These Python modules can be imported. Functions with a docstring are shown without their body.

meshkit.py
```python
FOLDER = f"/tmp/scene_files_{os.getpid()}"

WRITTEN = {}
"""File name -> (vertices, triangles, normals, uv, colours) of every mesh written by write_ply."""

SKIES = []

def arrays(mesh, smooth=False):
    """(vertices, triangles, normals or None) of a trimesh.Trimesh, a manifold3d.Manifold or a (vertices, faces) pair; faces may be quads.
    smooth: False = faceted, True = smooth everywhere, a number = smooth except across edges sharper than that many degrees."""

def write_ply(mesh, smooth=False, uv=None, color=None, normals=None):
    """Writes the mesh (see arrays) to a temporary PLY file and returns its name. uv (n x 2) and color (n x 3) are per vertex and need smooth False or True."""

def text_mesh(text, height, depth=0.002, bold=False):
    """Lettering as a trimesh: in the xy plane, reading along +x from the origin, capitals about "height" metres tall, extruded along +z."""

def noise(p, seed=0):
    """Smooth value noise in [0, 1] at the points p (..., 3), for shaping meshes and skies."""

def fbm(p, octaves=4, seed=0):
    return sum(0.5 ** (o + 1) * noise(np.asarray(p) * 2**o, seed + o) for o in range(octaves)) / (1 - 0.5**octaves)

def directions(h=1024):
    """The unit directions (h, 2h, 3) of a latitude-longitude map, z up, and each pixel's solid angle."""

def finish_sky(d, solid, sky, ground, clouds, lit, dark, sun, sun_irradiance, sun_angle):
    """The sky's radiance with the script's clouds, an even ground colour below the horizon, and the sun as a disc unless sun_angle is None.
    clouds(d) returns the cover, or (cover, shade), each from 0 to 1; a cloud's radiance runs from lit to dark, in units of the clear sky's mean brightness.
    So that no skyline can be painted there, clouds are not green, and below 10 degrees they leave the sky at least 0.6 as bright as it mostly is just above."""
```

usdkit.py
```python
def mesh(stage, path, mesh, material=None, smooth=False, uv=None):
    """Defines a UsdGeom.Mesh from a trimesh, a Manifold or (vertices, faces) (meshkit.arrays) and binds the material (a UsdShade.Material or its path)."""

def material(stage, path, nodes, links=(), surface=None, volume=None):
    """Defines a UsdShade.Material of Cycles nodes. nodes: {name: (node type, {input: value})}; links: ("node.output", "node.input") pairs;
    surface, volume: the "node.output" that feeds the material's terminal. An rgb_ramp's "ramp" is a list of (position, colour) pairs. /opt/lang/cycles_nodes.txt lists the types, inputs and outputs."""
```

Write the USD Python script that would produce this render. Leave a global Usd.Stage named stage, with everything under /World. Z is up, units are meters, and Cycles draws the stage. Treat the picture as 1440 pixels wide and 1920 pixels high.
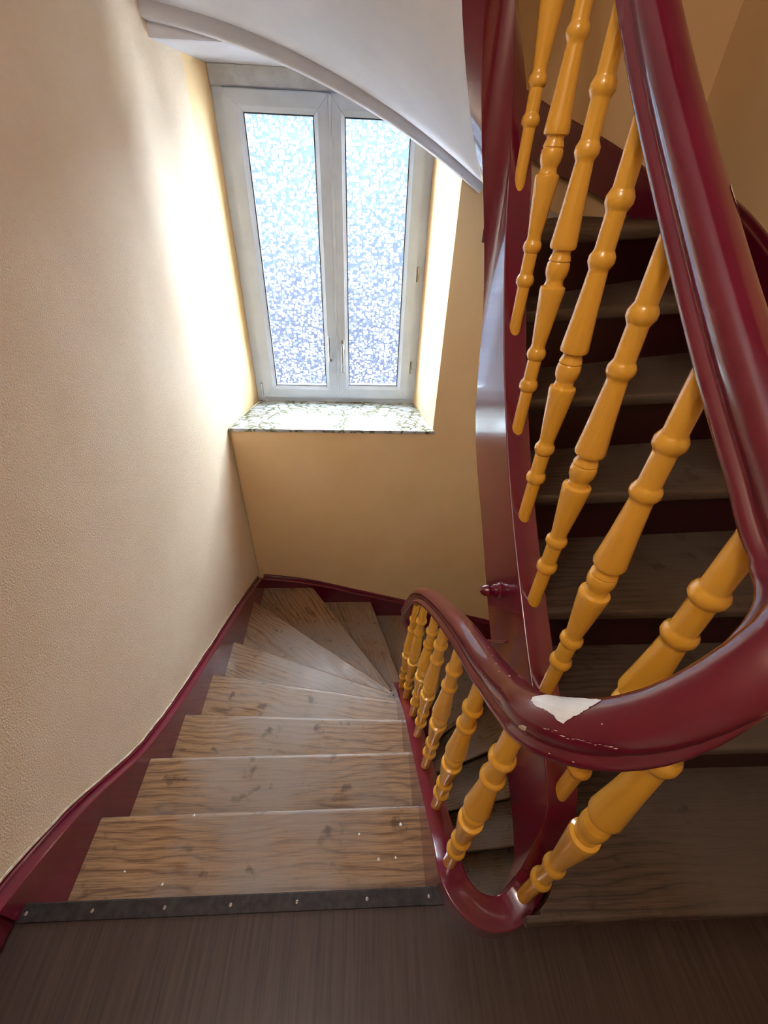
import math, random
import numpy as np, trimesh, usdkit, meshkit
import manifold3d as m3
from shapely.geometry import Polygon, LineString, Point, box as sbox
from shapely import affinity
from shapely.ops import unary_union
from scipy.interpolate import PchipInterpolator
from pxr import Usd, UsdGeom, UsdLux, UsdShade, Gf, Sdf

random.seed(7); rng = np.random.default_rng(7)
stage = Usd.Stage.CreateInMemory()
world = UsdGeom.Xform.Define(stage, '/World'); stage.SetDefaultPrim(world.GetPrim())
UsdGeom.SetStageUpAxis(stage, 'Z')

# ------------------------------------------------------------------ camera
FPX, PITCH, YAW, ROLL = 800.0, .661, .066, -.045
CAM = np.array([.794, -.237, 1.322])
fwd = np.array([math.sin(YAW)*math.cos(PITCH), math.cos(YAW)*math.cos(PITCH), -math.sin(PITCH)])
rt = np.array([math.cos(YAW), -math.sin(YAW), 0]); dn = np.cross(fwd, rt)
R2 = math.cos(ROLL)*rt + math.sin(ROLL)*dn; D2 = -math.sin(ROLL)*rt + math.cos(ROLL)*dn
cam = UsdGeom.Camera.Define(stage, '/World/camera')
cam.CreateHorizontalApertureAttr(36.0); cam.CreateVerticalApertureAttr(48.0)
cam.CreateFocalLengthAttr(36.0*FPX/1440)
cam.CreateClippingRangeAttr(Gf.Vec2f(.03, 200))
M = np.eye(4); M[0, :3] = R2; M[1, :3] = -D2; M[2, :3] = -fwd; M[3, :3] = CAM
cam.AddTransformOp().Set(Gf.Matrix4d(*M.ravel().tolist()))
cam.CreateExposureAttr(2.3)

# ------------------------------------------------------------------ daylight: an even overcast sky outside the window
sky = UsdLux.DomeLight.Define(stage, '/World/sky')
sky.CreateIntensityAttr(2.55); sky.CreateColorAttr(Gf.Vec3f(.80, .90, 1.0))

# added fill lamp behind the camera, brightening the landing and the right side
FILL_POS = (.34, -.68, 2.62)
globe = UsdLux.SphereLight.Define(stage, '/World/lamp_light')
globe.CreateRadiusAttr(.11); globe.CreateIntensityAttr(11.5); globe.CreateColorAttr(Gf.Vec3f(1.0, .955, .91))
globe.AddTranslateOp().Set(Gf.Vec3d(*FILL_POS))

# ------------------------------------------------------------------ materials
def material(name, nodes, links, surface='p.BSDF'):
    return usdkit.material(stage, '/World/Looks/'+name, nodes, links, surface=surface)

def lin(r, g, b):
    return tuple(((c/255+.055)/1.055)**2.4 if c > 10 else c/255/12.92 for c in (r, g, b))

def mottled(name, a, b, scale=6, rough=.6, bump=0.0, bscale=60, bdist=.002, fine=None, ramp=(.35, .65), **kw):
    nodes = {'tc': ('texture_coordinate', {}), 'n': ('noise_texture', {'scale': scale, 'detail': 5.0, 'roughness': .6}),
             'r': ('rgb_ramp', {'ramp': [(ramp[0], a), (ramp[1], b)]}), 'p': ('principled_bsdf', dict(roughness=rough, **kw))}
    links = [('tc.object', 'n.vector'), ('n.fac', 'r.fac'), ('r.color', 'p.base_color')]
    if bump:
        nodes['bn'] = ('noise_texture', {'scale': bscale, 'detail': 3.0})
        nodes['b'] = ('bump', {'strength': bump, 'distance': bdist})
        links += [('tc.object', 'bn.vector'), ('bn.fac', 'b.height'), ('b.normal', 'p.normal')]
    return material(name, nodes, links)

WALL = mottled('cream_plaster', lin(228, 204, 175), lin(235, 213, 187), scale=2.2, rough=.75, bump=.8, bscale=210, bdist=.003)
WALLB = mottled('lifted_cream_plaster', lin(240, 203, 150), lin(245, 211, 161), scale=2.5, rough=.7, bump=.25, bscale=160, bdist=.0015)  # same cream paint as WALL, lifted and warmed to make up for weak light
WHITEP = mottled('white_ceiling_paint', lin(204, 206, 216), lin(214, 216, 226), scale=4, rough=.6, bump=.15, bscale=25, bdist=.003)
BURG = mottled('burgundy_gloss_paint', lin(96, 12, 36), lin(105, 16, 42), scale=9, rough=.2, bump=.05, bscale=30, bdist=.002, coat_weight=.55, coat_roughness=.07)
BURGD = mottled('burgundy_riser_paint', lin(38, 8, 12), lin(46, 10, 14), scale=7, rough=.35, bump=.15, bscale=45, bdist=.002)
YELL = mottled('yellow_ochre_gloss_paint', lin(224, 164, 52), lin(230, 172, 60), scale=3, rough=.24, bump=.03, bscale=30, bdist=.0015, coat_weight=.6, coat_roughness=.1)
FRAME = mottled('white_window_plastic', lin(188, 197, 209), lin(197, 206, 218), scale=8, rough=.3)
FRAMED = mottled('grubby_white_plaster', lin(186, 188, 190), lin(204, 206, 208), scale=22, rough=.7, bump=.3, bscale=60, bdist=.003)
STEEL = material('hinge_steel', {'p': ('principled_bsdf', {'base_color': lin(176, 172, 166), 'metallic': .7, 'roughness': .35})}, [])
DSTEEL = mottled('dark_worn_metal', lin(40, 36, 36), lin(62, 57, 56), scale=50, rough=.42, bump=.2, bscale=70, bdist=.001, metallic=.5)
NAIL = material('nail_head_metal', {'p': ('principled_bsdf', {'base_color': lin(150, 142, 134), 'metallic': .8, 'roughness': .35})}, [])
GASK = material('black_gasket', {'p': ('principled_bsdf', {'base_color': lin(34, 44, 48), 'roughness': .5})}, [])
CHIP = mottled('bare_white_undercoat', lin(222, 224, 226), lin(236, 238, 240), scale=30, rough=.4)
FLECK = mottled('pale_fleck', lin(206, 190, 176), lin(226, 214, 200), scale=40, rough=.5)
CABLE = mottled('old_cable_sheath', lin(196, 176, 130), lin(214, 196, 150), scale=40, rough=.5)
BEAD = mottled('cracked_plaster_bead', lin(176, 154, 126), lin(214, 196, 168), scale=55, rough=.8, bump=.6, bscale=90, bdist=.004)
STONE = material('facade_render_light_falloff', {
    'g': ('geometry', {}), 'sx': ('separate_xyz', {}), 'n': ('noise_texture', {'scale': .55, 'detail': 5.0, 'roughness': .6}),
    'nm': ('math', {'math_type': 'multiply_add', 'value2': 7.0}), 'mr': ('map_range', {'from_min': -1.5, 'from_max': 6.5, 'clamp': True}),
    'r': ('rgb_ramp', {'ramp': [(0, lin(36, 33, 42)), (.45, lin(37, 40, 50)), (1, lin(47, 55, 62))]}),  # daylight fading towards the courtyard floor, put into the facade colour
    'p': ('principled_bsdf', {'roughness': .9, 'specular_ior_level': 0.0})},
    [('g.position', 'sx.vector'), ('g.position', 'n.vector'), ('n.fac', 'nm.value1'), ('sx.z', 'nm.value3'), ('nm.value', 'mr.value'), ('mr.result', 'r.fac'), ('r.color', 'p.base_color')])

def wood(name, dark, mid, light, worn, rough=.4):
    """Oak board, its length along the object's x: growth rings cut at a slant, fine pores, a greyer worn middle."""
    n = {'tc': ('texture_coordinate', {}), 'oi': ('object_info', {}), 'off': ('vector_math', {'math_type': 'scale', 'vector1': (37.3, .31, .05)}),
         'add': ('vector_math', {'math_type': 'add'}), 'm': ('mapping', {'mapping_type': 'point', 'scale': (.3, 1, 1), 'location': (0, .02, .055)}),
         'w': ('wave_texture', {'wave_type': 'rings', 'rings_direction': 'x', 'profile': 'saw', 'scale': 17.0, 'distortion': 13.0, 'detail': 2.5, 'detail_scale': .55, 'detail_roughness': .5}),
         'wr': ('rgb_ramp', {'ramp': [(0, dark), (.12, mid), (.5, light), (.85, mid), (1, dark)]}),
         'mf': ('mapping', {'mapping_type': 'point', 'scale': (9, 260, 260)}),
         'f': ('noise_texture', {'scale': 1.0, 'detail': 3.0, 'roughness': .7}),
         'fr': ('rgb_ramp', {'ramp': [(.36, (.34, .31, .29)), (.56, (1, 1, 1)), (1, (1.0, 1, 1))]}),
         'mul': ('mix_color', {'blend_type': 'multiply', 'fac': .75}),
         'sx': ('separate_xyz', {}), 'ab': ('math', {'math_type': 'absolute'}), 'mr': ('map_range', {'from_min': .42, 'from_max': .12, 'to_min': -.16, 'to_max': .12, 'clamp': True}),
         'd': ('noise_texture', {'scale': 4.2, 'detail': 5.0, 'roughness': .62}), 'ws': ('math', {'math_type': 'add'}),
         'dr': ('rgb_ramp', {'ramp': [(.40, (0, 0, 0)), (.66, (.72, .72, .72))]}),
         'mix': ('mix_color', {'blend_type': 'mix', 'b': worn}),
         'k': ('noise_texture', {'scale': 17.0, 'detail': 3.0}), 'kr': ('rgb_ramp', {'ramp': [(.27, (.3, .27, .25)), (.37, (1, 1, 1))]}),
         'mul2': ('mix_color', {'blend_type': 'multiply', 'fac': .7}),
         'b': ('bump', {'strength': .3, 'distance': .0012}), 'rr': ('rgb_ramp', {'ramp': [(.35, (rough-.1,)*3), (.7, (rough+.14,)*3)]}),
         'p': ('principled_bsdf', {'roughness': rough})}
    l = [('oi.random', 'off.scale'), ('tc.object', 'add.vector1'), ('off.vector', 'add.vector2'), ('add.vector', 'm.vector'), ('m.vector', 'w.vector'),
         ('w.fac', 'wr.fac'), ('add.vector', 'mf.vector'), ('mf.vector', 'f.vector'), ('f.fac', 'fr.fac'), ('wr.color', 'mul.a'), ('fr.color', 'mul.b'),
         ('tc.object', 'sx.vector'), ('sx.x', 'ab.value1'), ('ab.value', 'mr.value'), ('add.vector', 'd.vector'), ('d.fac', 'ws.value1'), ('mr.result', 'ws.value2'), ('ws.value', 'dr.fac'),
         ('dr.color', 'mix.fac'), ('mul.result', 'mix.a'), ('add.vector', 'k.vector'), ('k.fac', 'kr.fac'), ('mix.result', 'mul2.a'), ('kr.color', 'mul2.b'),
         ('mul2.result', 'p.base_color'), ('f.fac', 'b.height'), ('b.normal', 'p.normal'), ('d.fac', 'rr.fac'), ('rr.color', 'p.roughness')]
    return material(name, n, l)

OAK = wood('worn_oak', lin(116, 83, 58), lin(148, 110, 77), lin(162, 123, 87), lin(142, 126, 114))
OAK_SHADED = wood('oak_in_shade', lin(54, 40, 33), lin(76, 60, 50), lin(84, 67, 56), lin(90, 80, 73), rough=.46)  # the same oak, with the shade on the upper flight put into its colour
LINO = material('wood_print_linoleum', {
    'tc': ('texture_coordinate', {}), 'm': ('mapping', {'mapping_type': 'point', 'scale': (130, 4.5, 1)}),
    'f': ('noise_texture', {'scale': 1.0, 'detail': 4.0, 'roughness': .65}),
    'fr': ('rgb_ramp', {'ramp': [(.3, lin(44, 31, 26)), (.5, lin(59, 43, 36)), (.75, lin(72, 55, 47))]}),
    'p': ('principled_bsdf', {'roughness': .42})},
    [('tc.object', 'm.vector'), ('m.vector', 'f.vector'), ('f.fac', 'fr.fac'), ('fr.color', 'p.base_color')])
MARBLE = material('veined_marble', {
    'tc': ('texture_coordinate', {}), 'n0': ('noise_texture', {'scale': 5.0, 'detail': 4.0, 'roughness': .6}),
    'mx': ('mix_color', {'blend_type': 'linear_light', 'fac': .05}), 'mp': ('mapping', {'mapping_type': 'point', 'scale': (9, 22, 9)}),
    'v': ('voronoi_texture', {'feature': 'distance_to_edge', 'scale': 1.5}),
    'vr': ('rgb_ramp', {'ramp': [(0, lin(84, 84, 54)), (.05, lin(112, 112, 82)), (.12, lin(172, 176, 176)), (.5, lin(188, 192, 196))]}),
    'n': ('noise_texture', {'scale': 9.0, 'detail': 3.0}), 'nr': ('rgb_ramp', {'ramp': [(.33, (0, 0, 0)), (.47, (.98, .98, .98))]}),
    'mix': ('mix_color', {'a': lin(182, 186, 190)}), 'p': ('principled_bsdf', {'roughness': .2})},
    [('tc.object', 'n0.vector'), ('tc.object', 'mx.a'), ('n0.color', 'mx.b'), ('mx.result', 'mp.vector'), ('mp.vector', 'v.vector'), ('v.distance', 'vr.fac'),
     ('tc.object', 'n.vector'), ('n.fac', 'nr.fac'), ('nr.color', 'mix.fac'), ('vr.color', 'mix.b'), ('mix.result', 'p.base_color')])
# patterned glass: small irregular squares pressed into the pane
GLASS = material('pressed_pattern_glass', {
    'tc': ('texture_coordinate', {}), 'm': ('mapping', {'mapping_type': 'point', 'scale': (58, 1, 66)}),
    'nw': ('noise_texture', {'scale': 30.0, 'detail': 2.0}), 'mx': ('mix_color', {'blend_type': 'linear_light', 'fac': .012}),
    'v': ('voronoi_texture', {'metric': 'chebychev', 'feature': 'f1', 'scale': 1.0, 'randomness': .6}),
    'vr': ('rgb_ramp', {'ramp': [(0, (.17,)*3), (.30, (.115,)*3), (.43, (.016,)*3), (.65, (.002,)*3)]}),
    'b': ('bump', {'strength': .9, 'distance': .004}),
    'tr': ('transparent_bsdf', {'color': (.78, .84, .88)}), 'tl': ('translucent_bsdf', {'color': (.92, .95, .97)}),
    'g': ('glossy_bsdf', {'color': (1, 1, 1), 'roughness': .12}), 'fz': ('fresnel', {'IOR': 1.35}),
    'a': ('mix_closure', {}), 'c': ('mix_closure', {})},
    [('tc.object', 'mx.a'), ('nw.color', 'mx.b'), ('mx.result', 'm.vector'), ('m.vector', 'v.vector'), ('v.distance', 'vr.fac'), ('v.distance', 'b.height'),
     ('vr.color', 'a.fac'), ('tr.BSDF', 'a.closure1'), ('tl.BSDF', 'a.closure2'), ('b.normal', 'tl.normal'), ('b.normal', 'g.normal'),
     ('fz.fac', 'c.fac'), ('a.closure', 'c.closure1'), ('g.BSDF', 'c.closure2')], surface='c.closure')

# ------------------------------------------------------------------ helpers
used = {}
def path_for(name, parent):
    base = (parent.GetPath().pathString if parent is not None else '/World') + '/'
    k = used.get(base+name, 0); used[base+name] = k+1
    return base + (name if k == 0 else f'{name}_{k:03d}')

def tag(prim, label=None, cat=None, group=None, kind=None):
    for k, v in (('label', label), ('category', cat), ('group', group), ('kind', kind)):
        if v: prim.SetCustomDataByKey(k, v)
    return prim

def thing(name, label=None, cat=None, loc=(0, 0, 0), group=None, kind=None, parent=None):
    x = UsdGeom.Xform.Define(stage, path_for(name, parent))
    if any(loc): x.AddTranslateOp().Set(Gf.Vec3d(*map(float, loc)))
    return tag(x.GetPrim(), label, cat, group, kind)

def obj(name, mesh, m, parent=None, smooth=30, loc=None, rz=0.0, label=None, cat=None, kind=None):
    p = usdkit.mesh(stage, path_for(name, parent), mesh, m, smooth=smooth)
    if loc is not None:
        p.AddTranslateOp().Set(Gf.Vec3d(*map(float, loc)))
        if rz: p.AddRotateZOp().Set(math.degrees(rz))
    return tag(p.GetPrim(), label, cat, None, kind)

def bx(x0, x1, y0, y1, z0, z1, ch=0.0):
    """A box, its edges chamfered by ch."""
    if not ch:
        m = trimesh.creation.box([x1-x0, y1-y0, z1-z0]); m.apply_translation([(x0+x1)/2, (y0+y1)/2, (z0+z1)/2]); return m
    pts = [(x+sx*cx, y+sy*cy, z+sz*cz) for x, sx in ((x0, 1), (x1, -1)) for y, sy in ((y0, 1), (y1, -1)) for z, sz in ((z0, 1), (z1, -1))
           for cx, cy, cz in ((ch, ch, 0), (ch, 0, ch), (0, ch, ch))]
    return trimesh.Trimesh(*hull(pts), process=False)

def hull(pts):
    h = trimesh.convex.convex_hull(np.array(pts, float)); return h.vertices, h.faces

def prism(poly, z0, z1):
    gs = [g for g in getattr(poly, 'geoms', [poly]) if g.area > 1e-6]
    out = []
    for g in gs:
        m = trimesh.creation.extrude_polygon(g, z1-z0, engine='earcut'); m.apply_translation([0, 0, z0]); out.append(m)
    return trimesh.util.concatenate(out)

def cat(*ms): return trimesh.util.concatenate([m for m in ms if m is not None])

def sweep(P, side, up, section):
    """P (n,3) points with unit side and up vectors; section (m,2) a closed loop in (side, up). Capped."""
    sec = np.asarray(section, float); n, m = len(P), len(sec)
    if sec.ndim == 2: V = P[:, None]+side[:, None]*sec[None, :, :1]+up[:, None]*sec[None, :, 1:]
    V = V.reshape(-1, 3); i, j = np.meshgrid(np.arange(n-1), np.arange(m), indexing='ij'); j2 = (j+1) % m
    q = np.stack([i*m+j, i*m+j2, (i+1)*m+j2, (i+1)*m+j], -1).reshape(-1, 4)
    f = np.vstack([q[:, [0, 1, 2]], q[:, [0, 2, 3]]])
    c0 = trimesh.creation.triangulate_polygon(Polygon(sec), engine='earcut')
    tri = c0[1]; 
    look = {tuple(np.round(p, 9)): k for k, p in enumerate(sec)}
    mp = np.array([look[tuple(np.round(p, 9))] for p in c0[0]])
    t = mp[tri]; f = np.vstack([f, t[:, ::-1], t+(n-1)*m])
    out = trimesh.Trimesh(V, f, process=False); out.fix_normals(); return out

def tube(pts, r, n=8):
    pts = np.asarray(pts, float); T = np.gradient(pts, axis=0); T /= np.linalg.norm(T, axis=1)[:, None]
    s = np.cross(T, [0.13, .21, .97]); s /= np.linalg.norm(s, axis=1)[:, None]; u = np.cross(s, T)
    a = np.arange(n)*2*math.pi/n
    return sweep(pts, s, u, np.stack([r*np.cos(a), r*np.sin(a)], 1))

def lathe(prof, n=20):
    """prof: (z, r) pairs, revolved about z, closed at both ends."""
    z, r = np.array(prof, float).T; a = np.arange(n)*2*math.pi/n
    V = np.stack([r[:, None]*np.cos(a), r[:, None]*np.sin(a), np.repeat(z[:, None], n, 1)], -1).reshape(-1, 3)
    f = []
    for i in range(len(z)-1):
        for j in range(n):
            k = (j+1) % n; f += [(i*n+j, i*n+k, (i+1)*n+k), (i*n+j, (i+1)*n+k, (i+1)*n+j)]
    V = np.vstack([V, [0, 0, z[0]], [0, 0, z[-1]]]); b, t = len(V)-2, len(V)-1
    for j in range(n):
        k = (j+1) % n; f += [(b, k, j), (t, (len(z)-1)*n+j, (len(z)-1)*n+k)]
    return trimesh.Trimesh(V, f, process=False)

def man(m): return m3.Manifold(m3.Mesh(np.asarray(m.vertices, np.float32), np.asarray(m.faces, np.uint32)))
def tri(m): q = m.to_mesh(); return trimesh.Trimesh(q.vert_properties[:, :3], q.tri_verts, process=False)

# ------------------------------------------------------------------ plan of the stair: 18 risers to a turn round a narrow oval well
H, TURN = .175, 3.15
XM, W, YW, YF = 1.0925, 2.185, 2.10, 2.50      # well axis, right wall, window wall, window frame
YN, YFAR, RM, RO = .04, 1.09, .0925, .1225       # near and far centres of the well, middle and outer radius of its string
YBACK = -1.0
STADIUM = LineString([(XM, YN), (XM, YFAR)]).buffer(RO, quad_segs=24)
ROOM = sbox(.04, YBACK, W-.04, YW-.04)

wl = [0., .231, .463, .711, 1.007, 1.325, 1.779]          # nosings at the left wall, then at the well
vl = [0., .236, .463, .669, .847, .98, 1.104]
wr = {17: -.087, 16: .157, 15: .405, 14: .69, 13: .96, 12: 1.30, 11: 1.75}
vr = {17: -.087, 16: .157, 15: .40, 14: .627, 13: .82, 12: 1.0, 11: 1.10}
LINE = {}
for k in range(7): LINE[k] = (np.array([.97, vl[k]]), np.array([.04, wl[k]]))
LINE[7] = (np.array([.99, 1.21]), np.array([.416, YW-.04]))
LINE[8] = (np.array([1.08, 1.33]), np.array([.874, YW-.04]))
for k in (9, 10):
    v, w = LINE[17-k]; LINE[k] = (np.array([2*XM-v[0], v[1]]), np.array([2*XM-w[0], w[1]]))
for k in range(11, 18): LINE[k] = (np.array([1.215, vr[k]]), np.array([W-.04, wr[k]]))
def unit(v): return v/np.linalg.norm(v)

def tread_poly(k):
    """Plan of the tread whose nosing is line k; it runs back to the riser under nosing k-1."""
    v, w = LINE[k]; d = unit(w-v); v0, w0 = LINE[k-1]; d0 = unit(w0-v0)
    inw = .06 if k not in (6, 7, 8, 9, 10, 11) else .09
    a, b = v-d*inw, w+d*.35
    inw0 = .06 if k-1 not in (6, 7, 8, 9, 10, 11) else .09
    nb = np.array([d0[1], -d0[0]]);
    mid = (v0+w0)/2-(v+w)/2
    nb = nb if nb@mid > 0 else -nb
    a0, b0 = v0-d0*inw0+nb*.045, w0+d0*.35+nb*.045
    nf = np.array([d[1], -d[0]]); nf = nf if nf@mid > 0 else -nf
    a1, b1 = a+nf*.014, b+nf*.014
    pts = [a1, b1]
    if k == 7: pts.append(np.array([-.5, 2.6]))
    if k == 11: pts.append(np.array([2.7, 2.6]))
    pts += [b0, a0]
    P = unary_union([Polygon(pts).buffer(0)])
    return P.intersection(ROOM).difference(STADIUM), nf

def frame_of(k, z):
    v, w = LINE[k]; mid = (v+w)/2; d = unit(w-v) if k > 8 else unit(v-w)
    return mid, math.atan2(d[1], d[0])

def local_mesh(m, mid, ang, z):
    m = m.copy(); m.apply_translation([-mid[0], -mid[1], -z]); m.apply_transform(trimesh.transformations.rotation_matrix(-ang, [0, 0, 1])); return m

def nosing_rod(k, z, th=.036):
    """The rounded front edge of a tread."""
    v, w = LINE[k]; d = unit(w-v)
    seg = LineString([v-d*.09, w+d*.3]).intersection(ROOM).difference(STADIUM)
    if seg.geom_type != 'LineString': seg = max(seg.geoms, key=lambda g: g.length)
    (x0, y0), (x1, y1) = seg.coords
    _, nf = tread_poly(k)
    c = np.array([[x0, y0, z-th/2], [x1, y1, z-th/2]]); c[:, :2] += nf*.0145
    s = np.repeat([[nf[0], nf[1], 0]], 2, 0); u = np.repeat([[0, 0, 1.]], 2, 0)
    sec = [(-.0145*math.cos(a), th/2*math.sin(a)) for a in np.linspace(-math.pi/2, math.pi/2, 11)]
    sec = [(np.sign(p)*abs(p/.0145)**.7*.0145, np.sign(q)*abs(q/(th/2))**.7*th/2) for p, q in sec]
    return sweep(c, s, u, sec)

def make_tread(k, z, parent, joint=None, m_=OAK):
    poly, nf = tread_poly(k); mid, ang = frame_of(k, z)
    if joint is None:
        m = cat(prism(poly, z-.036, z), nosing_rod(k, z))
        return obj('tread', local_mesh(m, mid, ang, z), m_, parent, loc=(*mid, z), rz=ang)
    t = thing('tread', parent=parent)
    (ax, ay), (cx, cy) = joint
    d = unit(np.array([cx-ax, cy-ay])); n = np.array([-d[1], d[0]]); n = n if n@nf > 0 else -n
    A, B = np.array(joint[0])-d*1, np.array(joint[1])+d*2
    back = Polygon([A+n*.0012, B+n*.0012, B+n*2, A+n*2]); front = Polygon([A-n*.0012, B-n*.0012, B-n*2, A-n*2])
    m = cat(prism(poly.intersection(front), z-.036, z), nosing_rod(k, z))
    obj('board', local_mesh(m, mid, ang, z), OAK, t, loc=(*mid, z), rz=ang)
    obj('board', local_mesh(prism(poly.intersection(back), z-.036, z-.0015), mid, ang, z), OAK, t, loc=(*mid, z), rz=ang)
    return t

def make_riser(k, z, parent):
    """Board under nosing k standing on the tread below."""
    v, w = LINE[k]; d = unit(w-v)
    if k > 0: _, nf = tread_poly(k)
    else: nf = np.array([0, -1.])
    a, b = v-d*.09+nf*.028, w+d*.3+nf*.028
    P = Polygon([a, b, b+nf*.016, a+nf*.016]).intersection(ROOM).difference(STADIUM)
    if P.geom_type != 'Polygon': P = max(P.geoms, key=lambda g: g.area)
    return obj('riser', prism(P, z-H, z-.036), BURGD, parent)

# the way up along the middle of the well string, as arc length s from its lower right end
S1 = YFAR-YN; SA = math.pi*RM; T = 2*S1+2*SA
def plan(s):
    s = np.asarray(s, float) % T; out = np.zeros(s.shape+(4,))
    a = s < S1; b = (s >= S1) & (s < S1+SA); c = (s >= S1+SA) & (s < 2*S1+SA); d = s >= 2*S1+SA
    out[a] = np.stack([np.full(a.sum(), XM+RM), YN+s[a], np.ones(a.sum()), np.zeros(a.sum())], -1)
    t = (s[b]-S1)/RM; out[b] = np.stack([XM+RM*np.cos(t), YFAR+RM*np.sin(t), np.cos(t), np.sin(t)], -1)
    out[c] = np.stack([np.full(c.sum(), XM-RM), YFAR-(s[c]-S1-SA), -np.ones(c.sum()), np.zeros(c.sum())], -1)
    t = math.pi+(s[d]-2*S1-SA)/RM; out[d] = np.stack([XM+RM*np.cos(t), YN+RM*np.sin(t), np.cos(t), np.sin(t)], -1)
    return out[..., :2], out[..., 2:]      # position, outward normal (away from the well)
SL = lambda y: S1+SA+(YFAR-y)                # s on the left side at y
def turning(keys):
    """Smooth periodic rise: keys (s, z) of one turn; z grows by TURN each turn."""
    k = sorted(keys); s = np.array([a for a, _ in k]); z = np.array([b for _, b in k])
    S = np.concatenate([s-2*T, s-T, s, s+T, s+2*T]); Z = np.concatenate([z-2*TURN, z-TURN, z, z+TURN, z+2*TURN])
    return PchipInterpolator(S, Z)
# string top in the upper turn (s from the landing's right end)
top_keys = [(0., .35), (.03, .405), (.19, .485), (.35, .583), (.515, .697), (.686, .843), (.865, 1.037), (1.05, 1.32), (S1+SA/2, 1.76), (S1+SA, 2.2)]
top_keys += [(SL(y), z+TURN) for y, z in ((.935, -.733), (.792, -.569), (.607, -.366), (.487, -.278), (.334, -.153), (.184, -.025), (.08, .06))]
top_keys += [(2*S1+SA+.02, TURN+.085), (2*S1+SA+SA/2, TURN+.072), (2*S1+SA+SA*.74, TURN+.085), (2*S1+SA+SA*.88, TURN+.19)]
ZTOP = turning(top_keys)
bot_keys = [(0., .075), (.195, .205), (.44, .331), (.676, .5), (.96, .725), (S1+SA/2, 1.38), (S1+SA, 1.86), (SL(.98), 2.0), (SL(.847), 2.175), (SL(.669), 2.35), (SL(.463), 2.525), (SL(.236), 2.7), (SL(.06), 2.86)]
bot_keys += [(2*S1+SA, 2.93), (2*S1+SA+SA*.5, 2.95), (2*S1+SA+SA*.78, 2.97)]
ZBOT = turning(bot_keys)
rail_keys = [(2*S1+SA+SA*f, TURN+z) for f, z in ((.25, .815), (.5, .91), (.75, 1.025))]
rail_keys += [(0., 1.045), (.08, 1.096), (.19, 1.17), (.35, 1.287), (.515, 1.413), (.686, 1.556), (.865, 1.722), (1.05, 1.979), (S1+SA*.5, TURN-.769), (S1+SA, TURN-.376)]
rail_keys += [(SL(y), TURN+z) for y, z in ((.935, -.089), (.75, .131), (.55, .316), (.334, .487), (.15, .617), (.04, .727))]
ZRAIL = turning(rail_keys)

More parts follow.
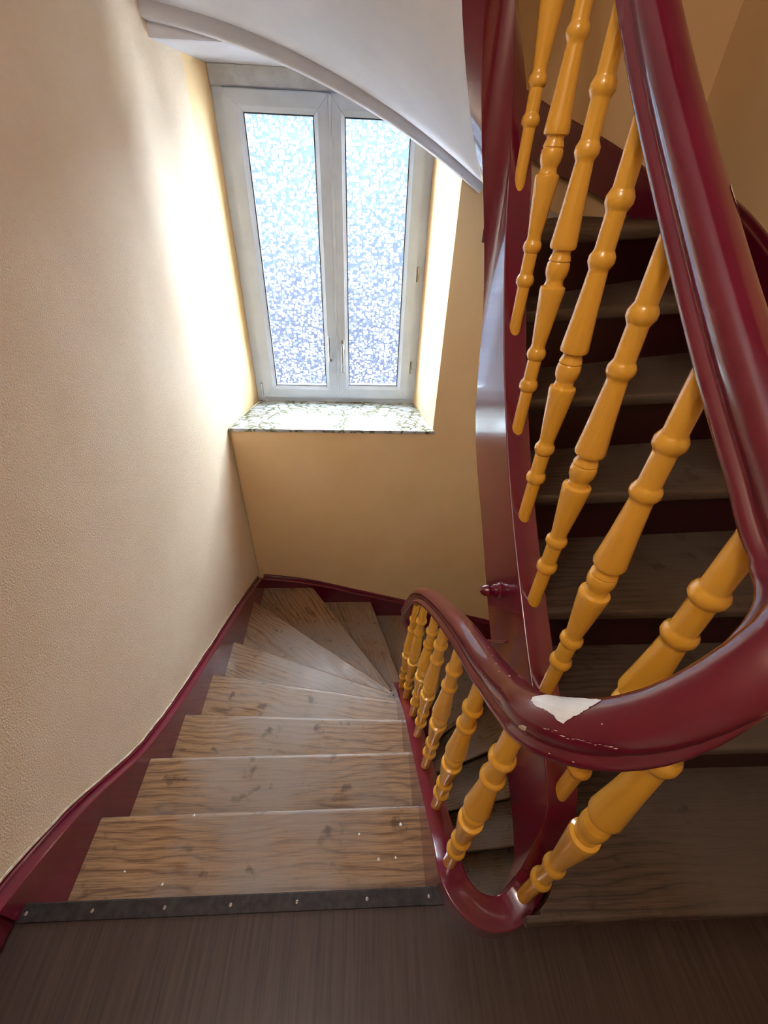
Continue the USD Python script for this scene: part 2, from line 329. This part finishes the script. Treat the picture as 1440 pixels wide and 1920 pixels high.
def string_mesh(s0, s1):
    s = np.concatenate([[s0], np.arange(math.ceil(s0/.012)*.012+1e-4, s1, .012), [s1]])
    p, nrm = plan(s); zt, zb = ZTOP(s), ZBOT(s); h = RO-RM; c = .004
    prof = [(-h, 'b', 0), (h, 'b', 0), (h, 't', -c), (h-c, 't', 0), (-h+c, 't', 0), (-h, 't', -c)]
    V = np.stack([np.column_stack([p+nrm*o, (zt if w == 't' else zb)+dz]) for o, w, dz in prof], 1)
    n, m = V.shape[:2]; V = V.reshape(-1, 3)
    i, j = np.meshgrid(np.arange(n-1), np.arange(m), indexing='ij'); j2 = (j+1) % m
    q = np.stack([i*m+j, i*m+j2, (i+1)*m+j2, (i+1)*m+j], -1).reshape(-1, 4)
    f = np.vstack([q[:, [0, 1, 2]], q[:, [0, 2, 3]]]); caps = np.array([[0, k, k+1] for k in range(1, m-1)])
    out = trimesh.Trimesh(V, np.vstack([f, caps[:, ::-1], caps+(n-1)*m]), process=False); out.fix_normals(); return out

# ------------------------------------------------------------------ the room
ZLO, ZHI = -3.35, 3.35
def curved_left_wall():
    base = man(bx(-.25, 0, YBACK-.25, YW+.45, ZLO, ZHI))
    prof = Polygon([(-.02, 1.9), (0, 1.9), (.0015, 2.0), (.007, 2.08), (.018, 2.15), (.034, 2.23), (.053, 2.31), (.04, 2.34), (-.02, 2.34)])
    return tri(base + man(prism(prof, .131, ZHI)))
obj('wall_left', curved_left_wall(), WALL, kind='structure', smooth=25)
def hole(dz):
    f = [(x, YW-.01, z) for x in (-.002, 1.2245) for z in (.112+dz, 1.715+dz)]
    b = [(x, YW+.47, z) for x in (.118, 1.128) for z in (.112+dz, 1.705+dz)]
    return man(trimesh.Trimesh(*hull(f+b), process=False))
back = man(bx(0, W+.25, YW, YW+.45, ZLO, ZHI)) - hole(0) - hole(-TURN)
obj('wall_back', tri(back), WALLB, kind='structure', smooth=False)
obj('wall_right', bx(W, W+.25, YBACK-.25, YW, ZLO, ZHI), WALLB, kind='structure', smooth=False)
obj('wall_front', bx(0, W, YBACK-.25, YBACK, ZLO, ZHI), WALL, kind='structure', smooth=False)
obj('ceiling', bx(0, W, YBACK, YW, ZHI-.1, ZHI), WHITEP, kind='structure', smooth=False)

# landing
LAND = sbox(0, YBACK, W, 0).union(sbox(.9, -.3, W, .05)).difference(sbox(1.15, -.045, W, .2)).difference(STADIUM)
land = thing('floor', 'stair landing floor seen at the bottom of the picture', 'floor', kind='structure')
obj('slab', prism(sbox(.0, YBACK, W, -.002).difference(sbox(1.15, -.045, W, .2)).difference(STADIUM), -.21, -.004), WHITEP, land, smooth=False)
obj('linoleum', prism(sbox(.0, YBACK, W, -.004).difference(sbox(1.15, -.045, W, .2)).difference(STADIUM), -.0035, 0), LINO, land, smooth=False)
obj('floor', prism(sbox(0, YBACK, W, YW), -TURN-.2, -TURN), OAK, kind='structure', smooth=False)
up_land = prism(sbox(0, YBACK, W, -.002).difference(STADIUM), TURN-.2, TURN)
obj('ceiling', up_land, WHITEP, kind='structure', smooth=False)

# ------------------------------------------------------------------ lower flight, going down from the landing
lower = thing('stair_flight', 'worn brown oak stair flight winding down from the landing towards the window', 'staircase')
joints = {7: ((.13, 1.948), (.275, 1.737)), 8: ((.612, 2.0), (.708, 1.759))}
for k in range(1, 18):
    make_tread(k, -H*k, lower, joints.get(k), OAK)
for k in range(0, 18):
    make_riser(k, -H*k, lower)
obj('well_string', string_mesh(-T+.0, -SA*.17), BURG, lower)

def wall_board(ys, zs, face, depth, axis, side, zdrop=.34):
    """A wall string: a board along a wall whose top follows (ys, zs), with a thin fillet behind its top edge."""
    f = PchipInterpolator(ys, zs); y = np.linspace(ys[0], ys[-1], 60); z = f(y)
    out = []
    for d0, d1, dz in ((0, depth-.012, 0), (depth-.013, depth, .013)):
        V = []
        for a, b in zip(y, z):
            for o, zz in ((d0, b+dz-zdrop), (d0, b+dz-.003), (d0+.003, b+dz), (d1, b+dz), (d1, b+dz-zdrop)):
                q = face+side*o
                V.append((q, a, zz) if axis == 'x' else (a, q, zz))
        n, m = len(y), 5; i, j = np.meshgrid(np.arange(n-1), np.arange(m), indexing='ij'); j2 = (j+1) % m
        q = np.stack([i*m+j, i*m+j2, (i+1)*m+j2, (i+1)*m+j], -1).reshape(-1, 4)
        fc = np.vstack([q[:, [0, 1, 2]], q[:, [0, 2, 3]]]); cp = np.array([[0, k, k+1] for k in range(1, m-1)])
        t = trimesh.Trimesh(np.array(V), np.vstack([fc, cp[:, ::-1], cp+(n-1)*m]), process=False); t.fix_normals(); out.append(t)
    return cat(*out)
LY = [-.02, .178, .496, 1.095, 1.461, 1.8, 2.06]; LZ = [.088, -.037, -.318, -.631, -.80, -.97, -1.11]
FX = [.04, .3, .804, 1.209, 1.591, 1.917, 2.145]; FZ = [-1.125, -1.165, -1.32, -1.455, -1.60, -1.715, -1.83]
obj('wall_string', wall_board(LY, LZ, .04, .04, 'x', -1), BURG, lower)
obj('wall_string', wall_board(FX, FZ, YW-.04, .04, 'y', 1), BURG, lower)
RY = [-.1, .157, .405, .69, .96, 1.3, 1.75, 2.06]; RZ = [.09+H*(18-k) for k in (17, 16, 15, 14, 13, 12, 11)]
RZ = [z-.0 for z in RZ]+[1.37]
obj('wall_string', wall_board(RY, [z-TURN for z in RZ], W-.04, .04, 'x', 1), BURG, lower)
# lumpy plaster bead along the left wall string
yy = np.linspace(-.02, 2.05, 140); zz = PchipInterpolator(LY, LZ)(yy)+.017
bp = np.column_stack([.004+.003*meshkit.noise(np.column_stack([yy*30, yy*0, yy*0])), yy, zz+.004*meshkit.noise(np.column_stack([yy*22, yy*0+5, yy*0]))])
obj('plaster_bead', tube(bp, .0036, 6), BEAD, lower, label='cracked pale plaster bead along the top of the wall string')

# baseboard on the landing
obj('baseboard_left', bx(0, .035, YBACK, -.02, 0, .075, .004), BURG, kind='structure')

# metal nosing strip nailed along the landing's edge
strip = thing('nosing_strip', 'dark worn metal nosing strip nailed along the edge of the landing', 'edge strip')
obj('strip', bx(.036, 1.0, -.024, .009, 0.0002, .0042, .0015), DSTEEL, strip)
nose = bx(.036, .97, .006, .0105, -.022, .003, .0012)
obj('front_lip', nose, DSTEEL, strip)
for x in (.05, .193, .352, .499, .649, .81, .955):
    d = trimesh.creation.icosphere(2, .0042); d.apply_scale([1, 1, .45]); d.apply_translation([x, -.008, .0042])
    obj('nail', d, NAIL, strip, smooth=True)
# landing edge board under the strip
obj('landing_nosing', prism(sbox(.04, -.06, .972, .006).difference(STADIUM), -.036, -.0036), OAK, lower)

# crumbs of fallen paint on the first tread
for x, y, r, where in ((.305, .225, .0035, 'at the far edge of the first tread, left of its middle'), (.27, .07, .003, 'near the metal strip, left on the first tread'), (.845, .105, .004, 'largest one at the right of the first tread'),
                       (.79, .165, .003, 'right of the middle of the first tread, further from the strip'), (.912, .185, .004, 'in the far right corner of the first tread'), (.893, .108, .0028, 'smallest one at the right end of the first tread'), (.16, .1, .0026, 'leftmost on the first tread')):
    c = trimesh.creation.icosphere(1, r); c.vertices *= rng.uniform(.6, 1.3, (len(c.vertices), 1)); c.vertices[:, 2] *= .5; c.vertices[:, 2] -= c.vertices[:, 2].min()
    obj('paint_crumb', c, CHIP, smooth=False, loc=(x, y, -H+.0002), label='white paint crumb '+where, cat='paint crumb')

# ------------------------------------------------------------------ upper flight
upper = thing('stair_flight', 'shaded oak stair flight climbing on the right behind the yellow balusters', 'staircase')
for k in range(17, 10, -1):
    make_tread(k, TURN-H*k, upper, None, OAK_SHADED); make_riser(k, TURN-H*k, upper)
string_up = obj('well_string', string_mesh(-SA*.17+.0008, T*.93), BURG, upper)
obj('wall_string', wall_board(RY, RZ, W-.04, .04, 'x', 1), BURG, upper)
obj('wall_string', wall_board(FX[2:], [z+TURN for z in FZ][2:], YW-.04, .04, 'y', 1, .17), BURG, upper)
knob = lathe([(0, .021), (.004, .022), (.008, .019), (.010, .0165), (.016, .0175), (.02, .0165), (.022, .0125), (.027, .012), (.034, .0155), (.044, .0135), (.051, .0085), (.054, .002)], 20)
knob.apply_transform(trimesh.transformations.rotation_matrix(-math.pi/2, [0, 1, 0]))
knob.apply_translation([XM+RM-.0295, .501, .49])
obj('bolt_knob', knob, BURG, upper, smooth=35, label='turned bolt knob on the side of the string')
obj('tie_bar', tube(np.linspace([XM+RM-.0305, .482, .297], [XM+RM-.0305, .388, .428], 8), .0042, 8), BURG, upper, smooth=True)

# soffit below the upper flight
per_w = [(17, -.087), (16, .157), (15, .405), (14, .69), (13, .96), (12, 1.30), (11, 1.75)]
LR = YW
def wall_at(q):
    """Point on the walls at perimeter distance q, from the right wall at y=0 round to the left wall."""
    if q < LR: return (W-.001, q)
    if q < LR+W: return (W-(q-LR), YW-.001)
    return (.001, YW-(q-LR-W))
qk = [(k, y) for k, y in per_w]+[(10, LR+.41), (9, LR+.874), (8, LR+W-.874), (7, LR+W-.416), (6, LR+W+(YW-1.779)), (5, LR+W+YW-1.325), (4, LR+W+YW-1.007), (3, LR+W+YW-.711), (2, LR+W+YW-.463), (1, LR+W+YW-.231), (0, LR+W+YW)]
sk = [(17, -.127), (16, .117), (15, .36), (14, .587), (13, .78), (12, .95), (11, 1.055), (8.5, S1+SA/2), (6, S1+SA), (5, SL(.98)), (4, SL(.847)), (3, SL(.669)), (2, SL(.463)), (1, SL(.236)), (0, SL(0.0))]
kq = PchipInterpolator([-k for k, _ in qk], [q for _, q in qk]); ks = PchipInterpolator([-k for k, _ in sk], [s for _, s in sk])
qs = np.concatenate([kq(np.linspace(-17, 0, 150)), [LR, LR+W]]); qs.sort()
kk = np.interp(qs, kq(np.linspace(-17, 0, 800)), np.linspace(-17, 0, 800))
Wp = np.array([wall_at(q) for q in qs]); Vp, Vn = plan(ks(kk)); Vp = Vp+Vn*(RO-RM-.004)
def soff(k): return .262
zc = TURN+H*kk
G = np.linspace(0, 1, 14)
LIPX, LIPZ = [0, .053, .237, .426, .625, .834, 1.061, 1.234, 1.32], [1.746, 1.741, 1.709, 1.662, 1.617, 1.528, 1.421, 1.329, 1.28]
onback = (qs >= LR) & (qs <= LR+W); xb = W-(qs-LR); wt = np.clip((1.55-xb)/.3, 0, 1)*onback
LIPF = np.poly1d(np.polyfit(LIPX, LIPZ, 3))
lipline = LIPF(np.clip(xb, 0, 1.32))+.042-np.clip(xb-1.32, 0, 1)*.39
zwall = (zc-.232)*(1-wt)+lipline*wt; zwell = np.minimum(zc-.25, ZBOT(ks(kk))+.03)
S = np.stack([np.column_stack([Vp+(Wp-Vp)*g, zwell+(zwall-zwell)*g]) for g in G], 1)
n, m = S.shape[:2]; i, j = np.meshgrid(np.arange(n-1), np.arange(m-1), indexing='ij')
q = np.stack([i*m+j, i*m+j+1, (i+1)*m+j+1, (i+1)*m+j], -1).reshape(-1, 4)
lo = S.reshape(-1, 3); hi = lo+[0, 0, .03]; N0 = len(lo)
fq = np.vstack([q[:, ::-1], q+N0])
edge = [k for k in range(m)]; rim = list(range(m-1))+[r*m+m-1 for r in range(n)][:-1]+[(n-1)*m+k for k in range(m-1, 0, -1)]+[r*m for r in range(n-1, 0, -1)]
sideq = np.array([[rim[a], rim[(a+1) % len(rim)], rim[(a+1) % len(rim)]+N0, rim[a]+N0] for a in range(len(rim))])
fq = np.vstack([fq, sideq]); sm = trimesh.Trimesh(np.vstack([lo, hi]), np.vstack([fq[:, [0, 1, 2]], fq[:, [0, 2, 3]]]), process=False); sm.fix_normals()
obj('soffit', sm, WHITEP, upper, smooth=40, label='white painted plaster underside of the upper flight')
# white head of the window recess
obj('recess_head', cat(prism(Polygon([(.0, YW), (1.222, YW), (1.13, YF+.04), (.112, YF+.04)]), 1.703, 1.713), bx(.001, .62, YW-.006, YW+.004, 1.703, 1.80)), WHITEP, upper, smooth=False, label='white painted head of the window recess')
# plaster lip where the soffit meets the window wall
xs = np.linspace(.0, 1.30, 70)
lipz = LIPF(xs)
L = np.column_stack([xs, np.full_like(xs, YW), lipz]); tl = np.gradient(L, axis=0); tl /= np.linalg.norm(tl, axis=1)[:, None]
upv = np.cross(tl, [0, -1., 0]); upv *= np.sign(upv[:, 2:])
lip = sweep(L, np.repeat([[0, -1., 0]], len(xs), 0), upv, [(.0, 0), (.03, 0), (.037, .004), (.040, .012), (.040, .10), (0, .10)])
obj('soffit_lip', lip, WHITEP, upper, smooth=40, label='rounded white plaster lip curving across the top of the window')

# ------------------------------------------------------------------ balustrade
bal = thing('balustrade', 'burgundy handrail on turned yellow balusters curving round the narrow stair well', 'banister')
half0 = [(0, 0), (.026, 0), (.0315, .002), (.0345, .007), (.0345, .013), (.0315, .019), (.0265, .0225), (.0245, .026), (.0258, .030), (.0295, .036), (.0325, .044), (.0332, .052), (.0312, .061), (.0265, .069), (.0195, .0755), (.010, .079)]
half = [(x*.824, z*.785) for x, z in half0]
RAILSEC = half+[(0, .0628)]+[(-x, z) for x, z in half[:0:-1]]
def rail_plan(s):
    """The rail leans a little over the well on the left side."""
    p, n = plan(s); u = np.asarray(s) % T; m = S1+SA+S1/2
    p = p.copy(); p[..., 0] += .028*np.clip((S1/2+SA*.5-np.abs(u-m))/.25, 0, 1)+.004*((u < S1)); return p, n
def rail_frames(s):
    p, nrm = rail_plan(s); P = np.column_stack([p, ZRAIL(s)])
    e = 1e-3; a, b = rail_plan(s-e)[0], rail_plan(s+e)[0]; Tn = np.column_stack([b-a, ZRAIL(s+e)-ZRAIL(s-e)]); Tn /= np.linalg.norm(Tn, axis=1)[:, None]
    N3 = np.column_stack([nrm, np.zeros(len(s))]); U = np.cross(Tn, N3); U *= np.sign(U[:, 2:]); return P, N3, U
ss = np.arange(-T+.2, T*.93, .012)
P, N3, U = rail_frames(ss)
rail = obj('handrail', sweep(P, N3, U, RAILSEC), BURG, bal, smooth=50)

# flaked paint on the rail: (distance along the rail, distance round its section) outlines laid on its surface
SEC = np.array(RAILSEC); ARC = np.concatenate([[0], np.cumsum(np.linalg.norm(np.diff(np.vstack([SEC, SEC[:1]]), axis=0), axis=1))]); LOOP = np.vstack([SEC, SEC[:1]])
def on_rail(st, lift):
    st = np.asarray(st, float); A, B, Cc = rail_frames(st[:, 0])
    x = np.interp(st[:, 1], ARC, LOOP[:, 0]); z = np.interp(st[:, 1], ARC, LOOP[:, 1]); e = .0008
    tx = np.interp(st[:, 1]+e, ARC, LOOP[:, 0])-np.interp(st[:, 1]-e, ARC, LOOP[:, 0]); tz = np.interp(st[:, 1]+e, ARC, LOOP[:, 1])-np.interp(st[:, 1]-e, ARC, LOOP[:, 1])
    ln = np.hypot(tx, tz); nx, nz = tz/ln, -tx/ln
    return A+B*(x+nx*lift)[:, None]+Cc*(z+nz*lift)[:, None]
def flake(outline, name='paint_chip', label=None, m_=None, lift=.0007, cell=.003):
    pg = Polygon(outline).buffer(0); x0, y0, x1, y1 = pg.bounds; cells = []
    if max(x1-x0, y1-y0) > cell*2:
        for a in np.arange(x0, x1, cell):
            for b in np.arange(y0, y1, cell):
                c = pg.intersection(sbox(a, b, a+cell, b+cell)); cells += [g for g in getattr(c, 'geoms', [c]) if g.geom_type == 'Polygon' and g.area > 1e-9]
    else: cells = [pg]
    V, Fc = [], []
    for c in cells:
        v, f = trimesh.creation.triangulate_polygon(c, engine='earcut'); Fc.append(f+len(V)); V += v.tolist()
    V = np.array(V); Fc = np.vstack(Fc); n = len(V)
    t = trimesh.Trimesh(np.vstack([on_rail(V, lift), on_rail(V, -.0005)]), np.vstack([Fc, Fc[:, ::-1]+n]), process=False)
    c = t.triangles_center[0]; 
    obj(name, t, m_ or CHIP, rail, smooth=False, label=label)
def jag(pts, amp, k=4, seed=3):
    r = np.random.default_rng(seed); out = []
    for a, b in zip(pts, pts[1:]+pts[:1]):
        for i in range(k): out.append((a[0]+(b[0]-a[0])*i/k+r.normal(0, amp)*(i > 0), a[1]+(b[1]-a[1])*i/k+r.normal(0, amp)*(i > 0)))
    return out
flake(jag([(-.2267, .1059), (-.2263, .1135), (-.2165, .1255), (-.2, .1330), (-.185, .1345), (-.165, .1320), (-.1609, .1276), (-.1662, .1216), (-.1704, .116), (-.1764, .1107), (-.1814, .1067), (-.1882, .0992), (-.1909, .0952), (-.1952, .0966), (-.2019, .1016), (-.2089, .1035), (-.2159, .1027)], .0006), label='large bare white patch where the rail paint has flaked off')
flake([(-.2454, .0626), (-.2387, .070), (-.2327, .0736), (-.2287, .0737), (-.2339, .066), (-.2419, .0590), (-.2500, .0560)], m_=FLECK)
cr = [(-.2089, .0846), (-.1997, .0843), (-.1884, .0834), (-.1784, .0827), (-.1687, .0830), (-.1617, .0819)]
r_ = np.random.default_rng(5)
for a, b in zip(cr, cr[1:]):
    for f in (.1, .45, .75):
        x, y = a[0]+(b[0]-a[0])*f, a[1]+(b[1]-a[1])*f+r_.normal(0, .0012); w_, h_ = r_.uniform(.001, .0026), r_.uniform(.0003, .0009)
        flake([(x-w_, y-h_*.3), (x, y-h_), (x+w_, y+.0002), (x+w_*.3, y+h_)], m_=FLECK)
for x, y, q in ((-.2834, .0839, .0011), (-.1632, .102, .0007), (-.2209, .0401, .0008), (-.4487, .117, .0011), (-.3082, .1047, .0022), (-.5732, .1038, .001), (-.5229, .1034, .0012), (-.3692, .1043, .0016), (-.9044, .086, .0016), (-.2034, .0387, .0008), (-.3529, .0739, .001), (-.41, .11, .0012), (-.62, .112, .0012), (-.335, .098, .0011)):
    flake([(x+q*math.cos(a)*(1+.3*math.sin(3*a+x*900)), y+q*.8*math.sin(a)) for a in np.linspace(0, 2*math.pi, 9)[:-1]], m_=FLECK)
flake(jag([(.352, .0905), (.345, .0945), (.326, .0945), (.310, .0900), (.330, .0880)], .0007, 3, 8), m_=FLECK)

PROF = [(0, .0145), (.088, .0145), (.091, .0165), (.096, .0205), (.104, .0212), (.111, .019), (.114, .0163), (.118, .0153), (.158, .0155), (.161, .018), (.167, .021), (.175, .0205), (.18, .0175), (.183, .0157), (.19, .0153),
        (.24, .0205), (.284, .0248), (.291, .0255), (.296, .0245), (.299, .019), (.305, .0172), (.310, .0178), (.317, .0214), (.327, .0228), (.336, .0218), (.3385, .0198), (.341, .0214), (.347, .0195), (.352, .0172), (.356, .018), (.359, .0243), (.364, .0256), (.371, .0248),
        (.42, .0203), (.478, .0162), (.483, .016), (.487, .0185), (.493, .0215), (.501, .021), (.506, .018), (.51, .016), (.556, .0155), (.56, .018), (.566, .0213), (.574, .0211), (.58, .018), (.584, .0155), (.665, .0148)]
def baluster(s, dx=0.0):
    (p,), _ = plan(np.array([s])); z0, z1 = float(ZTOP(s))-.03, float(ZRAIL(s))+.012
    Lz = z1-z0; pr = [(min(a, .665)*1.0, r) for a, r in PROF]
    base = .03; k = (Lz-base-.012)/.665
    m = lathe([(0, .0145)]+[(base+a*k, r) for a, r in pr]+[(Lz, .0148)], 20)
    if dx: m.vertices[:, 0] += m.vertices[:, 2]/Lz*dx
    obj('baluster', m, YELL, bal, smooth=35, loc=(p[0], p[1], z0))
right = [.03, .19, .35, .515, .686, .865, 1.06, 1.19, 1.32]
left = [(.037, .01), (.184, .018), (.334, .022), (.487, .026), (.607, .028), (.785, .028), (.935, .028)]
for s in right: baluster(s)
baluster(2*S1+SA+SA*.74-T)                    # at the foot of the curve on the landing
for y, dx in left: baluster(SL(y)-T, dx)
baluster(1.06-T)
for s in (.19, .35, .515, .686, .865): baluster(s-T)

# ------------------------------------------------------------------ window
win = thing('window_1', 'white two-leaf window with pressed patterned glass above a marble sill', 'window', kind='structure')
def ring(x0, x1, z0, z1, wl_, wr_, wb_, wt_, y0, y1, ch=.004):
    return (bx(x0, x0+wl_, y0, y1, z0, z1, ch), bx(x1-wr_, x1, y0, y1, z0, z1, ch), bx(x0+wl_-.001, x1-wr_+.001, y0, y1, z0, z0+wb_, ch), bx(x0+wl_-.001, x1-wr_+.001, y0, y1, z1-wt_, z1, ch))
obj('frame', cat(*ring(.10, 1.145, .128, 1.68, .055, .055, .042, .06, YF, YF+.045)), FRAME, win)
obj('lintel_strip', bx(.10, 1.14, YF-.012, YF+.03, 1.632, 1.704, .004), FRAMED, win, label='grubby white plastered strip above the frame')
def sash(x0, x1, z0, z1, px0, px1, pz0, pz1):
    s = thing('sash', parent=win)
    y0, y1 = YF-.022, YF+.03
    # four mitred profiles with a sloped glazing bead
    def bar(a, b, c, d):          # a-b outer edge, c-d inner edge (x, z)
        pts = []
        cx, cz = (x0+x1)/2, (z0+z1)/2
        for (x, z), iny in ((a, 0), (b, 0), (d, .010), (c, .010)):
            pts += [(x, y0+iny, z), (x, y1, z)]
        for (x, z), (u, v) in ((a, c), (b, d)):
            pts.append((x+(u-x)*.72, y0, z+(v-z)*.72))
        m = trimesh.Trimesh(*hull(pts), process=False)
        # a hair of space at the mitres
        m.vertices = m.vertices.mean(0)+(m.vertices-m.vertices.mean(0))*np.array([.9985, 1, .9985]); return m
    o = [(x0, z0), (x1, z0), (x1, z1), (x0, z1)]; n_ = [(px0, pz0), (px1, pz0), (px1, pz1), (px0, pz1)]
    for a in range(4):
        b = (a+1) % 4
        obj('rail' if a % 2 == 0 else 'stile', bar(o[a], o[b], n_[a], n_[b]), FRAME, s, smooth=False)
    obj('gasket', cat(*ring(px0-.003, px1+.003, pz0-.003, pz1+.003, .0075, .0075, .0075, .0075, YF-.0115, YF+.002, 0)), GASK, s, smooth=False)
    pane = bx(-(px1-px0)/2-.004, (px1-px0)/2+.004, -.0015, .0015, -(pz1-pz0)/2-.004, (pz1-pz0)/2+.004)
    # the pane is one sheet: a single surface so that daylight passes it once
    hx, hz = (px1-px0)/2+.004, (pz1-pz0)/2+.004
    sheet = trimesh.Trimesh([(-hx, 0, -hz), (hx, 0, -hz), (hx, 0, hz), (-hx, 0, hz)], [(0, 1, 2), (0, 2, 3)], process=False)
    obj('pane', sheet, GLASS, s, smooth=False, loc=((px0+px1)/2, YF+.006, (pz0+pz1)/2))
    return s
sa = sash(.150, .634, .166, 1.625, .236, .561, .242, 1.548)
sb = sash(.641, 1.096, .166, 1.625, .706, 1.022, .250, 1.548)
obj('astragal', bx(.630, .645, YF-.027, YF-.018, .17, 1.62, .003), FRAME, sb)
def handle(x, ztop, zbot, parent, drop):
    m = cat(bx(x-.011, x+.011, YF-.030, YF-.022, (ztop if drop else zbot)-.03, (ztop if drop else zbot)+.03, .003),
            bx(x-.007, x+.007, YF-.052, YF-.030, (ztop if drop else zbot)-.007, (ztop if drop else zbot)+.007, .002),
            bx(x-.0075, x+.0075, YF-.060, YF-.047, min(ztop, zbot), max(ztop, zbot), .003))
    obj('handle', m, STEEL, parent, label='slim metal lever handle')
handle(.594, .564, .436, sa, False)
handle(.671, .51, .35, sb, True)
for x, z in ((1.106, .905), (1.106, .375), (.139, .215)):
    c = lathe([(0, .007), (.002, .008), (.035, .008), (.036, .0065), (.04, .0065), (.041, .008), (.074, .008), (.076, .006)], 12)
    c.apply_translation([x, YF-.012, z-.038]); obj('hinge', c, STEEL if x > 1 else FRAME, win)
sill_poly = Polygon([(-.0, YW+.0), (1.2235, YW+.0), (1.142, YF+.0), (.103, YF+.0)]).union(sbox(.001, YW-.014, 1.232, YW+.001))
obj('sill', prism(sill_poly, .113, .131), MARBLE, win, smooth=False, label='white marble sill with olive veins')

# unseen copy of the window one floor down, added to light the lower steps
win2 = thing('window_2', 'unseen copy of the two-leaf window one floor down, added to light the lower steps', 'window', kind='structure')
win2.GetReferences().AddInternalReference(win.GetPath())
UsdGeom.Xformable(win2).AddTranslateOp().Set(Gf.Vec3d(0, 0, -TURN))

# thin cable from the window frame down the corner
cp = [(.118, 2.46, .138), (.085, 2.37, .137), (.05, 2.24, .137), (.024, 2.13, .138), (.012, 2.083, .132), (.008, 2.088, .10), (.007, 2.09, .0), (.007, 2.09, -.4), (.007, 2.09, -.8), (.007, 2.09, -1.09)]
tt = np.linspace(0, len(cp)-1, 90); cpi = np.array([PchipInterpolator(range(len(cp)), [c[a] for c in cp])(tt) for a in range(3)]).T
obj('cable', tube(cpi, .0035, 7), CABLE, smooth=True, label='thin old cable running off the sill and down the wall corner', cat='cable')

# ceiling fitting for the added fill lamp, out of view
lamp = thing('ceiling_lamp', 'added fill lamp on the ceiling above the landing, out of view', 'lamp', (FILL_POS[0], FILL_POS[1], TURN-.2))
obj('rose', lathe([(-.035, .06), (-.03, .068), (-.004, .07), (0, .07)], 28), FRAME, lamp)
obj('stem', lathe([(-.215, .012), (-.215+.03, .016), (-.03, .016)], 16), FRAME, lamp)

# ------------------------------------------------------------------ outside: the house across the courtyard, seen only as a blur
court = thing('courtyard_house', 'grey house across the courtyard, a blur behind the patterned glass', 'building')
obj('facade', bx(-7, 9, 9.0, 9.4, -9, 2.6), STONE, court, smooth=False)
obj('courtyard_ground', bx(-12, 14, 2.6, 9.0, -9.2, -9.0), STONE, smooth=False, kind='structure')
